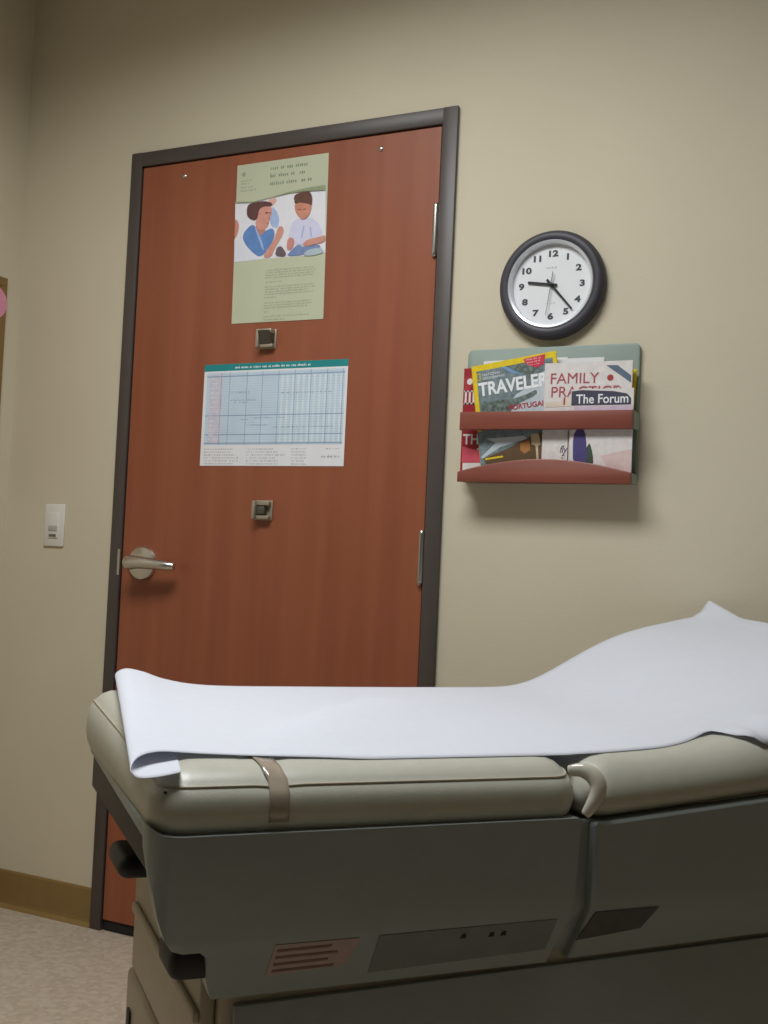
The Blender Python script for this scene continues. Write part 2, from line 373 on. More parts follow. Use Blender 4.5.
bm = B(); rows = [(.10, 1), (.092, 1), (.084, .96), (.076, .94), (.062, .35), (.046, .98), (.038, 1), (.030, .9), (.022, .96), (.012, .25), (-.006, .93), (-.014, .95), (-.022, .88), (-.034, .12), (-.05, .93), (-.06, .45)]
for zz, w in rows: scribble(bm, -.034, -.034+.155*w, -.118+zz*.82-.045, .0052, -.0011, 0, .98)
obj('body_text', bm, M['ink'], po)

# ------------------------------------------------------------------ chart
ch = obj('wall_chart', box(B(), -.2165, .2235, -.0008, 0, -.137, .1355), M['white'], loc=(.511, yd-.0004, 1.414))
tag(ch, 'wide pale blue schedule chart with teal heading on the door', 'chart')
bm = B(); rect(bm, -.2165, .2235, .117, .1355, -.0009); obj('header_band', bm, M['teal'], ch)
bm = B(); scribble(bm, -.118, .118, .1225, .0075, -.0011, 0, 1.); obj('heading', bm, M['white'], ch)
bm = B(); T0, T1, S0, S1 = -.207, .2165, -.081, .1125
rect(bm, T0, T1, S0, S1, -.0009, 0); rect(bm, T0+.01, T0+.052, S0+.002, S1-.004, -.00095, 1)
cols = [-.16, -.133, -.078, -.03, .02, .069, .117, .165, T1-.006]
for x0, x1 in zip(cols[4:], cols[5:]):
    k = 6
    for i in range(k):
        if i % 2: rect(bm, x0+(x1-x0)*(i)/k, x0+(x1-x0)*(i+.75)/k, S0+.006, S1-.012, -.00095, 4)
for i in range(30): zz = S0+(S1-S0)*i/30; rect(bm, T0, T1, zz, zz+.0009, -.0010, 3)
for x0 in cols: rect(bm, x0-.0008, x0+.0008, S0, S1, -.00105, 2)
for zz in (S1-.010, -.003, -.054, S0+.004): rect(bm, T0, T1, zz-.0012, zz+.0012, -.0011, 2)
obj('schedule_grid', bm, [M['tablecell'], M['pinkcell'], M['gridline'], M['gridfine'], M['whitestripe']], ch)
for x0, w, zz in ((-.128, .06, .057), (-.128, .085, .036), (-.12, .05, .030), (-.095, .03, -.016), (-.075, .07, -.031), (.01, .18, -.037), (-.05, .1, -.012), (.03, .15, .052)):
    obj('entry', scribble(B(), x0, x0+w, zz, .005, -.0012), M['gridline'], ch)
bm = B()
for i in range(14): scribble(bm, T0+.013, T0+.013+random.uniform(.02, .036), S1-.018-.0125*i, .005, -.0012)
obj('row_heading', bm, M['whitestripe'], ch)
for x0, w, h_ in ((-.205, .12, .0042), (-.07, .125, .0042), (.068, .05, .0038)):
    bm = B()
    for i in range(6): scribble(bm, x0, x0+w*random.uniform(.7, 1), -.094-.0078*i, h_, -.0011)
    obj('footnote', bm, M['textgrey'], ch)
obj('footnote', scribble(B(), .165, .21, -.094, .005, -.0011), M['textgrey'], ch)
obj('maker_mark', scribble(B(), .158, .212, -.115, .008, -.0011, 0, 1.), M['textgrey'], ch)

# ------------------------------------------------------------------ clock
ck = empty('wall_clock', (1.2665, -.0003, 1.6995)); tag(ck, 'round black wall clock with white dial above the magazine rack', 'clock')
obj('case', lathe(B(), [(.124, 0), (.1275, -.005), (.128, -.014), (.125, -.023), (.118, -.029), (.109, -.0295), (.1035, -.027), (.1035, -.005)], n=96), M['black'], ck, smooth=True)
obj('bezel', lathe(B(), [(.1032, -.006), (.1032, -.0285), (.1015, -.0305), (.0965, -.0285), (.0945, -.0225), (.0942, -.0065)], n=96), M['silver'], ck, smooth=True)
dl = obj('dial', lathe(B(), [(.0940, -.0055), (.0940, -.0155)], n=96), M['dial'], ck)
for k in range(1, 13):
    a = PI/2-2*PI*k/12; s = .0195; R = .0735
    bm = B(); text(bm, str(k), s, R*math.cos(a), R*math.sin(a)-s*.34, -.0160, bold=.0009, sx=1.38, align='CENTER')
    obj('numeral', bm, M['num'], dl)
obj('maker_mark', scribble(B(), -.013, .013, .039, .0042, -.0160, 0, 1.), M['second'], dl)
obj('movement_mark', scribble(B(), -.013, .012, -.044, .003, -.0160, 0, .6), M['second'], dl)
def hand(name, ang, l, tail, w0, w1, y, m):
    a = math.radians(90-ang); c, s = math.cos(a), math.sin(a)
    pts = [(-tail, w0), (l, w1), (l, -w1), (-tail, -w0)]
    return obj(name, prism(B(), [(u*c-v*s, u*s+v*c) for u, v in pts], 'y', y, y-.0012), m, ck)
hand('hour_hand', 278.5, .0575, .014, .0034, .0030, -.0175, M['hand'])
hand('minute_hand', 139, .079, .016, .0030, .0020, -.0195, M['hand'])
hand('second_hand', 188, .072, .030, .0012, .0006, -.0215, M['second'])
obj('hand_hub', lathe(B(), [(.0052, -.0155), (.0052, -.0232), (.0035, -.024)], n=20), M['hand'], ck, smooth=True)

# ------------------------------------------------------------------ magazine rack
rk = empty('magazine_rack', (1.27, -.0003, 1.24)); tag(rk, 'wall magazine rack with grey green back and two dark wood rails', 'magazine rack')
def rrect(x0, x1, z0, z1, r, n=6):
    out = []
    for cx, cz, a0 in ((x1-r, z1-r, 0), (x0+r, z1-r, 90), (x0+r, z0+r, 180), (x1-r, z0+r, 270)):
        for k in range(n+1):
            a = math.radians(a0+90*k/n); out.append((cx+r*math.cos(a), cz+r*math.sin(a)))
    return out
obj('back_panel', prism(B(), rrect(-.207, .208, .0, .316, .014), 'y', -.012, 0, .002), M['rackpanel'], rk, smooth=True)
bm = B(); prism(bm, [(-.196, .117), (.2125, .115), (.2125, .157), (-.196, .159)], 'y', -.075, -.060, .004)
obj('rail', bm, M['rackwood'], rk, smooth=True)
arc = [(-.196+.4085*t, .019+.030*math.sin(PI*t)**.9) for t in [i/24 for i in range(25)]]
bm = B(); prism(bm, [(.2125, -.006), (-.196, -.004)]+arc, 'y', -.075, -.060, .003)
obj('rail', bm, M['rackwood'], rk, smooth=True)
obj('shelf', box(B(), -.1938, .2104, -.0605, -.0115, -.003, .010, .001), M['rackwood'], rk)
for x0, x1 in ((.2108, .2125),):
    for z0, z1 in ((.117, .157), (-.004, .019)): obj('end_block', box(B(), x0, x1, -.0605, -.0115, z0, z1, .0015), M['rackpanel'], rk)

# magazines: local x right, z up, y toward the wall; origin at bottom centre
SH = 1.2502
def magazine(x, y, rot, w, hgt, t, m, label):
    o = empty('magazine', (x, y, SH+.0003+w/2*abs(math.sin(math.radians(rot)))), (0, -math.radians(rot), 0)); tag(o, label, 'magazine', 'magazines in the wall rack')
    obj('pages', box(B(), -w/2+.001, w/2-.001, .0006, t, .001, hgt-.001), M['white'], o)
    bm = B(); box(bm, -w/2, w/2, 0, .0005, 0, hgt); box(bm, -w/2, w/2, t, t+.0005, 0, hgt); box(bm, -w/2-.0004, -w/2+.0004, 0, t+.0005, 0, hgt)
    obj('cover', bm, m, o)
    return o
# white journal and yellow magazine at the very back
magazine(1.212, -.0195, .5, .205, .276, .003, M['white'], 'plain white journal at the back, only its top edge above the yellow framed magazine')
magazine(1.366, -.0275, -3.0, .196, .243, .003, M['mag_yellow'], 'yellow magazine at the back, a sliver showing right of the family medicine journal')
magazine(1.3, -.0235, 0, .2, .274, .003, M['white'], 'white journal at the back, its top edge left of the medicine journal heading')
# red one at the left
o = magazine(1.163, -.0325, 0, .198, .258, .004, M['mag_crimson'], 'dark red magazine furthest left in the rack, mostly covered')
bm = B(); ox = -1.1625; f = -.0004
poly(bm, [(1.066+ox, .072), (1.112+ox, .062), (1.115+ox, .034), (1.066+ox, .034)], f, 0); rect(bm, 1.069+ox, 1.125+ox, .006, .033, f, 1)
poly(bm, [(1.064+ox, .2), (1.078+ox, .2), (1.09+ox, .24), (1.064+ox, .235)], f, 2)
obj('cover_picture', bm, [M['mag_salmon'], M['mag_cream'], M['mag_red']], o)
bm = B(); text(bm, 'TH', .034, 1.0675+ox, .0775, -.0006, bold=.0008, sx=.9)
for xx in (1.0675, 1.0775, 1.0875): rect(bm, xx+ox, xx+.005+ox, .172, .205, -.0006); rect(bm, xx-.002+ox, xx+.007+ox, .172, .176, -.0006); rect(bm, xx-.002+ox, xx+.007+ox, .202, .205, -.0006)
lathe(bm, [(.0075, -.0006), (.0072, -.0008)], n=16, c=(1.079+ox, 0, .226)); rect(bm, 1.104+ox, 1.113+ox, .064, .067, -.0006)
obj('cover_text', bm, M['mag_cream'], o)
# travel magazine, tilted.  helper: world point -> local

def tolocal(o, pts):
    W = Matrix.Translation(o.location) @ o.rotation_euler.to_matrix().to_4x4(); Wi = W.inverted()
    return [tuple((Wi @ Vector((x, o.location.y, z)))[i] for i in (0, 2)) for x, z in pts]
o = magazine(1.227, -.0450, 8.2, .208, .262, .004, M['mag_yellow'], 'travel magazine with yellow border tilted left in the rack')
bm = B(); w, hh = .208, .262
rect(bm, -w/2+.011, w/2-.009, .10, hh-.014, -.0003, 0); rect(bm, -w/2+.0005, w/2-.0005, .0005, .105, -.0004, 0)
poly(bm, [(-.045, .112), (w/2-.009, .135), (w/2-.009, hh-.03), (.062, .215), (.045, .196), (.0, .178), (-.03, .15)], -.0006, 1)
poly(bm, [(-.03, hh-.014), (.01, hh-.016), (.03, hh-.03), (.02, hh-.042), (.004, hh-.036), (-.01, hh-.03)], -.0007, 7)
poly(bm, rounded([(-.093, .13), (-.085, .175), (-.065, .17), (-.04, .172), (-.01, .168), (.03, .175), (.05, .182), (.05, .168), (0, .155), (-.03, .13), (-.06, .128)]), -.0008, 2)
poly(bm, [(-.02, hh-.014), (.06, hh-.014), (.06, .212), (.03, .206), (.02, .222)], -.0008, 2)
for nm, pts, mi, yy in (
    ('hill', [(1.1273, 1.2921), (1.1849, 1.3154), (1.2293, 1.3384), (1.2699, 1.3561), (1.2747, 1.2723), (1.2421, 1.27), (1.1366, 1.275)], 3, -.0007),
    ('foam', [(1.1324, 1.3391), (1.2256, 1.345), (1.2328, 1.3383), (1.1671, 1.3188), (1.1255, 1.2921), (1.12, 1.2955), (1.156, 1.3289)], 1, -.0008),
    ('glow', [(1.2159, 1.3285), (1.2381, 1.335), (1.2408, 1.3119), (1.2273, 1.3037), (1.2166, 1.312)], 4, -.0009),
    ('figure', [(1.241, 1.3498), (1.2599, 1.3496), (1.2661, 1.3249), (1.2594, 1.3217), (1.2624, 1.2888), (1.2573, 1.2888), (1.2535, 1.3217), (1.2437, 1.3251)], 5, -.0010),
    ('caption', [(1.1309, 1.2928), (1.175, 1.2994), (1.1759, 1.2954), (1.1321, 1.2887)], 6, -.0010)):
    poly(bm, tolocal(o, pts), yy, mi)
obj('cover_picture', bm, [M['mag_seapatch'], M['mag_cloud'], M['mag_crowd'], M['mag_hillside'], M['mag_glow'], M['mag_tan'], M['mag_yellow'], M['mag_bluesky']], o)
bm = B()
lx, lz = tolocal(o, [(1.110, 1.4395)])[0]
text(bm, 'TRAVELER', .0425, lx, lz, -.0012, bold=.0014, sx=.87, rot=-math.radians(.8))
x1, z1 = tolocal(o, [(1.116, 1.4855)])[0]; text(bm, 'NATIONAL', .009, x1, z1, -.0012, sx=1., rot=0); text(bm, 'GEOGRAPHIC', .009, x1, z1-.0085, -.0012)
obj('title', bm, M['mag_titlewhite'], o)
bm = B(); x1, z1 = tolocal(o, [(1.1025, 1.4748)])[0]
for a in ((0, .0018, 0, .0165), (.0082, .01, 0, .0165), (.0018, .0082, 0, .0018), (.0018, .0082, .0147, .0165)): rect(bm, x1+a[0], x1+a[1], z1+a[2], z1+a[3], -.0012)
obj('emblem', bm, M['mag_yellow'], o)
x1, z1 = tolocal(o, [(1.1855, 1.4045)])[0]
obj('subtitle', text(B(), 'PORTUGAL', .0165, x1, z1, -.0012, bold=.0004, sx=1.05, rot=-math.radians(1.2)), M['mag_red'], o)
bm = B(); pts = tolocal(o, [(1.2155, 1.5225), (1.2681, 1.5325), (1.2653, 1.5106), (1.255, 1.504), (1.2432, 1.5031), (1.222, 1.5119)]); poly(bm, pts, -.0012, 0)
bx, bz = tolocal(o, [(1.222, 1.5175)])[0]
for k in range(3): scribble(bm, bx+.002*k, bx+.038-.003*k, bz-.0065*k+.001, .0045, -.0014, 1)
obj('badge', bm, [M['mag_pinkred'], M['mag_blush']], o)
# family medicine journal
o = magazine(1.372, -.0525, 0, .202, .259, .004, M['mag_cream'], 'white journal with thin red heading and blue corner stripe right of the travel magazine')
ox = -1.372
bm = B(); poly(bm, [(1.4136+ox, .2498), (1.4396+ox, .2490), (1.4705+ox, .225), (1.4710+ox, .209)], -.0005, 0)
poly(bm, [(1.275+ox, .17), (1.31+ox, .172), (1.345+ox, .185), (1.345+ox, .16), (1.275+ox, .158)], -.0005, 2)
lathe(bm, [(.0072, -.0004), (.0070, -.0007)], n=20, c=(1.4238+ox, 0, .2218), mi=1)
rect(bm, 1.340+ox, 1.462+ox, .190, .196, -.0004, 2)
poly(bm, [(1.365+ox, .185), (1.385+ox, .197), (1.44+ox, .197), (1.46+ox, .185)], -.0004, 3)
obj('cover_picture', bm, [M['mag_bluegrey'], M['mag_dotred'], M['mag_beigearc'], M['mag_mauve']], o)
bm = B(); text(bm, 'FAMILY', .0345, 1.2835+ox, .2118, -.0008, sx=1.02, rot=-.008); text(bm, 'PRACTICE', .0345, 1.2862+ox, .1812, -.0008, sx=1.02, rot=-.008)
scribble(bm, 1.438+ox, 1.452+ox, .1965, .005, -.0008); rect(bm, 1.318+ox, 1.322+ox, .163, .18, -.0008)
obj('title', bm, M['mag_famred'], o)
bm = B(); text(bm, 'fly', .023, 1.3125+ox, .0545, -.0008, sx=.8, shear=.3)
for k in range(3): scribble(bm, 1.317+ox, 1.328+ox, .047-.0055*k, .0035, -.0008)
obj('cover_text', bm, M['mag_slate'], o); obj('spine_line', rect(bm := B(), 1.3315+ox, 1.3335+ox, .02, .105, -.0008) and bm, M['mag_slate'], o)
# small newsletter in front
o = magazine(1.408, -.0580, 0, .1425, .1965, .0025, M['mag_cream'], 'small newsletter with dark heading band in front of the red headed white journal')
ox = -1.408
bm = B(); poly(bm, [(1.3385+ox, .1602), (1.3385+ox, .1925), (1.3631+ox, .1945), (1.4351+ox, .1903), (1.4641+ox, .1845), (1.4735+ox, .1745), (1.4740+ox, .1602)], -.0005, 0)
poly(bm, rounded([(1.347+ox, .026), (1.345+ox, .092), (1.3549+ox, .1085), (1.3664+ox, .110), (1.3753+ox, .092), (1.3794+ox, .026)]), -.0006, 1)
poly(bm, rounded([(1.374+ox, .0604), (1.3801+ox, .07), (1.3841+ox, .0764), (1.3923+ox, .0507), (1.3942+ox, .026), (1.374+ox, .026)]), -.0005, 2)
poly(bm, [(1.41+ox, .047), (1.478+ox, .0616), (1.478+ox, .008), (1.43+ox, .012)], -.0005, 3)
rect(bm, 1.345+ox, 1.478+ox, .12, .158, -.0005, 4)
obj('cover_picture', bm, [M['mag_slate'], M['mag_purple'], M['mag_forest'], M['mag_blush'], M['mag_mauve']], o)
bm = B(); text(bm, 'The Forum', .029, 1.349+ox, .1645, -.0008, bold=.0004, sx=.91); obj('title', bm, M['mag_titlewhite'], o)

# ------------------------------------------------------------------ light switch
sw = empty('light_switch', (-.206, -.0003, 1.104)); tag(sw, 'white wall switch with slider left of the door handle', 'light switch')
obj('plate', box(B(), -.0365, .0365, -.006, 0, -.0605, .0605, .0025), M['switch'], sw, smooth=True)
obj('paddle', box(B(), -.0165, .0165, -.0095, -.0055, -.036, .036, .0015), M['switch'], sw, smooth=True)
obj('slider', box(B(), -.0155, .0155, -.0115, -.009, -.016, -.001, .001), M['switchgrey'], sw, smooth=True)
obj('indicator', box(B(), -.0135, .0125, -.0108, -.009, -.033, -.026, .0005), M['switchdark'], sw)

# ------------------------------------------------------------------ board on the left wall
bd = empty('bulletin_board', (XL+.0003, -.36, 1.52)); tag(bd, 'brown framed board on the left wall at the picture edge', 'board')
obj('cork_panel', box(B(), 0, .008, -.28, .28, -.28, .28), M['cork'], bd)
bm = B()
for a in ((-.30, .30, .275, .301), (-.30, .30, -.301, -.275)): box(bm, 0, .014, a[0], a[1], a[2], a[3], .002)
for a in (-.30, .274): box(bm, 0, .014, a, a+.026, -.2752, .2752, .002)
obj('frame', bm, M['boardwood'], bd)
nt_ = obj('paper_disc', lathe(B(), [(.047, 0), (.047, .0012)], 'x', 40), M['pink'], loc=(XL+.0143, -.107, 1.742))
tag(nt_, 'round pink paper tag overlapping the brown board frame', 'paper')

# ------------------------------------------------------------------ exam table  (local x = length u, y = width v)
TO = Vector((1.27849684, -1.39703984, 0)); TH = math.atan2(.74109741, .67139751)
tb = empty('exam_table', TO, (0, 0, TH)); tag(tb, 'beige vinyl medical exam table covered with white paper', 'exam table')
def ring(x0, x1, y0, y1, r, nx=24, ny=14, nc=8):
    out = []
    def seg(a, b, n): return [(a[0]+(b[0]-a[0])*k/n, a[1]+(b[1]-a[1])*k/n) for k in range(n)]
    def arcp(cx, cy, a0): return [(cx+r*math.cos(math.radians(a0+90*k/nc)), cy+r*math.sin(math.radians(a0+90*k/nc))) for k in range(nc)]
    out += seg((x0+r, y0), (x1-r, y0), nx) + arcp(x1-r, y0+r, 270) + seg((x1, y0+r), (x1, y1-r), ny) + arcp(x1-r, y1-r, 0)
    out += seg((x1-r, y1), (x0+r, y1), nx) + arcp(x0+r, y1-r, 90) + seg((x0, y1-r), (x0, y0+r), ny) + arcp(x0+r, y0+r, 180)
    return out
def cushion(name, x0, x1, y0, y1, r, prof, warp):
    bm = B(); rings = []
    for d, z in prof:
        rr = max(r-d*.6, .012) if d < .1 else .02
        rings.append([bm.verts.new(warp(x, y, z)) for x, y in ring(x0+d, x1-d, y0+d, y1-d, rr)])
    n = len(rings[0])
    for A, C in zip(rings, rings[1:]):
        for k in range(n): bm.faces.new((A[k], A[(k+1) % n], C[(k+1) % n], C[k]))
    bm.faces.new(list(reversed(rings[0]))); bm.faces.new(rings[-1])
    bmesh.ops.recalc_face_normals(bm, faces=bm.faces[:])
    return obj(name, bm, M['vinyl'], tb, smooth='all')
PROF = [(.03, .688), (.014, .692), (.005, .698), (0, .708), (-.003, .722), (-.002, .738), (.003, .749), (.008, .7535), (.0135, .760), (.021, .7665), (.033, .7725), (.052, .7762), (.09, .7778), (.14, .7785), (.20, .779), (.27, .779)]
PROF2 = [(.03, .688), (.014, .692), (.005, .698), (-.001, .706), (-.004, .716), (-.003, .728), (.001, .740), (.008, .752), (.017, .7625), (.030, .7705), (.050, .7760), (.09, .7780), (.14, .7785), (.20, .779), (.27, .779)]
def warp_seat(x, y, z):
    k = max(0, (z-.70)/.079)
    # a tuck in the vinyl at the strap
    if z > .745: z -= .0025*math.exp(-((x-.142)/.014)**2)
    if z > .745: z += .010*math.exp(-((x+.014)/.045)**2)*min(1, max(0, y-.1)/.25)+.010*math.exp(-((x-.578)/.03)**2)*min(1, max(0, y-.02)/.06)
    return (x, y, z+.031*max(0, y)*min(1, k))
seat = cushion('seat_cushion', -.014, .578, .004, .695, .040, PROF, warp_seat)
bm = B(); tube(bm, [warp_seat(x, y, z+.0008) for x, y, z in [(a, b, .7535) for a, b in ring(-.014+.008, .578-.008,   .012, .687, .034)]], .0018, 8, True)
obj('piping', bm, M['seam'], seat, smooth='all')
obj('eyelet', lathe(B(), [(.0022, .0), (.0022, -.003), (.0012, -.0036)], n=14, c=(-.001, .0085, .7505)), M['gap'], seat)
# strap of clear vinyl across the cushion
sp = []
for y, z in ((.60, .7798), (.5, .7795), (.4, .7795), (.3, .7795), (.2, .779), (.14, .7785), (.094, .7778), (.056, .7762), (.037, .7725), (.025, .7665), (.0175, .760), (.012, .7535), (.007, .749), (.002, .738), (.001, .722), (.004, .708)):
    sp.append((y, z))
bm = B(); rows = []
for i, (y, z) in enumerate(sp):
    rows.append([bm.verts.new(warp_seat(x+(.010 if y > .02 else 0)*min(1, (y)/.1)*-1.2, y-.0012, z+.0022)) for x in (.129, .135, .142, .149, .155)])
for A, C in zip(rows, rows[1:]):
    for k in range(4): bm.faces.new((A[k], A[k+1], C[k+1], C[k]))
bmesh.ops.recalc_face_normals(bm, faces=bm.faces[:])
so = obj('strap', bm, M['strap'], seat, smooth='all'); md = so.modifiers.new('t', 'SOLIDIFY'); md.thickness = .0012; md.offset = 0
# backrest: rises gently, then more steeply toward the head end
ZF = [(.58, 0), (.70, .005), (.80, .012), (.90, .026), (1.0, .060), (1.1, .094), (1.2, .125), (1.28, .140)]
ZB = [(.58, 0), (.80, .001), (.845, .008), (.916, .045), (1.008, .088), (1.104, .121), (1.26, .158), (1.28, .160)]
DROP = [(0, .026), (.012, .0245), (.0175, .019), (.025, .0125), (.037, .0065), (.056, .0028), (.094, .0012), (.144, .0005), (.2, 0)]
def rise(x, y):
    t = min(1, max(0, y/.66)); t = t*t*(3-2*t)
    return lerp(sinterp(ZF, x), sinterp(ZB, x), t)
def pad_top(x, y): return .779-interp(DROP, y)+.031*max(0, y)+(rise(x, y) if x > .58 else 0)
def warp_back(x, y, z):
    t = min(1, max(0, (z-.69)/.089)); low = .09*max(0, x-.58)
    e = .010*math.exp(-((x-.583)/.03)**2)*min(1, max(0, y-.02)/.06) if z > .745 else 0
    return (x, y, z+e+lerp(low, rise(x, y), t)+.031*max(0, y)*t)
back = cushion('backrest_cushion', .583, 1.250, .004, .690, .045, PROF2, warp_back)
# glossy fold of vinyl tucked into the gap
bm = B(); fp = catmull([(.566, .022, .761), (.580, .010, .7635), (.592, .001, .758), (.598, -.005, .746), (.596, -.007, .732), (.588, -.006, .717), (.580, -.003, .704)], 6)
tube(bm, fp, [.005+.0075*math.sin(PI*min(1, (i+2)/(len(fp)+2)))**.7 for i in range(len(fp))], 14, flat=.8, ref=Vector((0, 1, 0)))
obj('vinyl_fold', bm, M['tuck'], back, smooth='all')
# moulded side covers: upright above, tucked under below
def cover(name, outline, knee, v0, th, mirror=False, mtl=None, corner=None):
    """outline in (u, z); below z=knee the face slopes in under the table; corner=(u, r) rounds the left end"""
    bm = B(); n = len(outline)
    A = [bm.verts.new((u, 0, z)) for u, z in outline]; C = [bm.verts.new((u, th, z)) for u, z in outline]
    bm.faces.new(A); bm.faces.new(C)
    for i in range(n): bm.faces.new((A[i], A[(i+1) % n], C[(i+1) % n], C[i]))
    cuts = [((0, 0, knee), (0, 0, 1))]
    if corner: cuts += [((corner[0]-corner[1]*k/8, 0, 0), (1, 0, 0)) for k in range(0, 8)]
    for co, no in cuts: bmesh.ops.bisect_plane(bm, geom=bm.verts[:]+bm.edges[:]+bm.faces[:], plane_co=co, plane_no=no, dist=1e-5)
    bmesh.ops.triangulate(bm, faces=[f for f in bm.faces if len(f.verts) > 4])
    bmesh.ops.recalc_face_normals(bm, faces=bm.faces[:])
    for v in bm.verts:
        y = v0+.62*max(0, knee-v.co.z)+v.co.y
        if corner:
            r = corner[1]; d = min(r*.98, max(0, corner[0]-v.co.x)); y += r-math.sqrt(r*r-d*d)
        v.co.y = y if not mirror else .693-y
    if mirror: bmesh.ops.reverse_faces(bm, faces=bm.faces[:])
    o = obj(name, bm, mtl or M['shroud'], tb, smooth=True)
    bv = o.modifiers.new('edge', 'BEVEL'); bv.width = .0045; bv.segments = 2; bv.limit_method = 'ANGLE'; bv.angle_limit = math.radians(50)
    return o
KN = .572
left = [(-.018, .708), (-.014, .706), (-.007, .7015), (.000, .6985), (.015, .698)]
o1 = left+[(.571, .7005), (.574, .695), (.570, .62), (.564, KN), (.556, .489), (.080, .479), (.072, .497), (.066, .515), (.062, .545), (.052, .5545), (.030, .5545), (.016, .560), (.006, .574), (-.003, .60), (-.011, .64), (-.0165, .675)]
side = cover('seat_side_cover', list(reversed(o1)), KN, -.004, .030, corner=(.026, .046))
o2 = [(.598, .690), (.604, .693), (1.225, .746), (1.230, .740), (1.230, KN), (1.225, .517), (.592, .490), (.595, KN), (.597, .60)]
side2 = cover('backrest_side_cover', list(reversed(o2)), KN, -.003, .030)
b1 = [(.13, .697), (1.19, .740), (1.19, .52), (.13, .50)]
cover('rear_side_cover', list(reversed(b1)), KN, -.001, .03, True)
cover('gap_backing', [(.61, .50), (.545, .50), (.545, .694), (.61, .694)], KN, .014, .012)
# end rim below the cushion, dark rail and stirrup ends below that
bm = B(); prism(bm, [(-.018, .700), (-.013, .7035), (-.006, .702), (.03, .690), (.03, .683), (-.012, .683), (-.018, .687)], 'y', .052, .685, .003)
for v in bm.verts: v.co.x += .014*v.co.y/.69
obj('end_rim', bm, M['shroud'], tb, smooth=True)
bm = B(); prism(bm, [(.0, .6825), (.06, .6825), (.06, .622), (.006, .622), (.0, .63)], 'y', .03, .675, .006, 3)
obj('under_rail', bm, M['blackrail'], tb, smooth=True)
bm = B(); box(bm, .02, .095, .028, .115, .512, .5535, .014, 4); obj('stirrup_end', bm, M['blackrail'], tb, smooth=True)
bm = B(); box(bm, .004, .08,   .355, .475, .549, .584, .015, 4); obj('stirrup_end', bm, M['blackrail'], tb, smooth=True)
bm = B(); box(bm, .055, .11, .03, .56, .575, .6215, .004); obj('cross_beam', bm, M['blackrail'], tb)
# pedestal
bm = B(); box(bm, .095, 1.17, .062, .60, .10, .60, .012, 3); box(bm, .13, 1.15, .09, .60, .0, .10)
ped = obj('pedestal', bm, M['basebody'], tb, smooth=True)
bm = B(); box(bm, .073, .0945, .085, .60, .337, .515, .005, 3); box(bm, .064, .0735, .085, .575, .437, .454, .004, 3)
obj('step_front', bm, M['basebody'], ped, smooth=True)
dr = obj('drawer_front', box(B(), .070, .0945, .085,   .622, .105, .331, .010, 3), M['basebody'], ped, smooth=True)
bm = B(); box(bm, .066, .0705,   .560, .585, .16, .275, .002); obj('pull', bm, M['blackrail'], dr, smooth=True)
obj('front_panel', prism(B(), [(.11, .115), (1.15, .115), (1.15, .50), (.11, .468)], 'y', .052, .0615, .003), M['shroud'], ped, smooth=True)
# labels and service panel on the tucked-under band of the side covers
def slope_label(name, pts, m, parent, off=.0006, th=.0006):
    bm = B()
    def P(u, z, d): return (u, -.004+.62*max(0, KN-z)-off-d, z)
    A = [bm.verts.new(P(u, z, th)) for u, z in pts]; C = [bm.verts.new(P(u, z, 0)) for u, z in pts]; n = len(pts)
    bm.faces.new(A); bm.faces.new(list(reversed(C)))
    for i in range(n): bm.faces.new((A[i], C[i], C[(i+1) % n], A[(i+1) % n]))
    bmesh.ops.recalc_face_normals(bm, faces=bm.faces[:])
    return obj(name, bm, m, parent)
lb = slope_label('warning_label', [(.143, .510), (.250, .518), (.258, .559), (.146, .558)], M['labelred'], side); lb['label'] = 'pale reddish warning label'
for k in range(4):
    z0 = .515+.0105*k; slope_label('print_line', [(.150, z0), (.232-.01*(k % 2), z0+.002), (.232-.01*(k % 2), z0+.006), (.150, z0+.004)], M['labelink'], lb, .0013)
sp_ = slope_label('service_panel', [(.285, .500), (.545, .513), (.545, .564), (.285, .560)], M['panelgrey'], side)
for u, z in ((.408, .5475), (.450, .5465), (.468, .5468)): slope_label('socket_hole', [(u-.004, z-.003), (u+.004, z-.003), (u+.003, z+.004), (u-.003, z+.004)], M['gap'], sp_, .0013)
sl = slope_label('rating_label', [(.590, .524), (.690, .536), (.706, .571), (.603, .570)], M['labeldark'], side2, -.0002, .0014); sl['label'] = 'dark rating label'

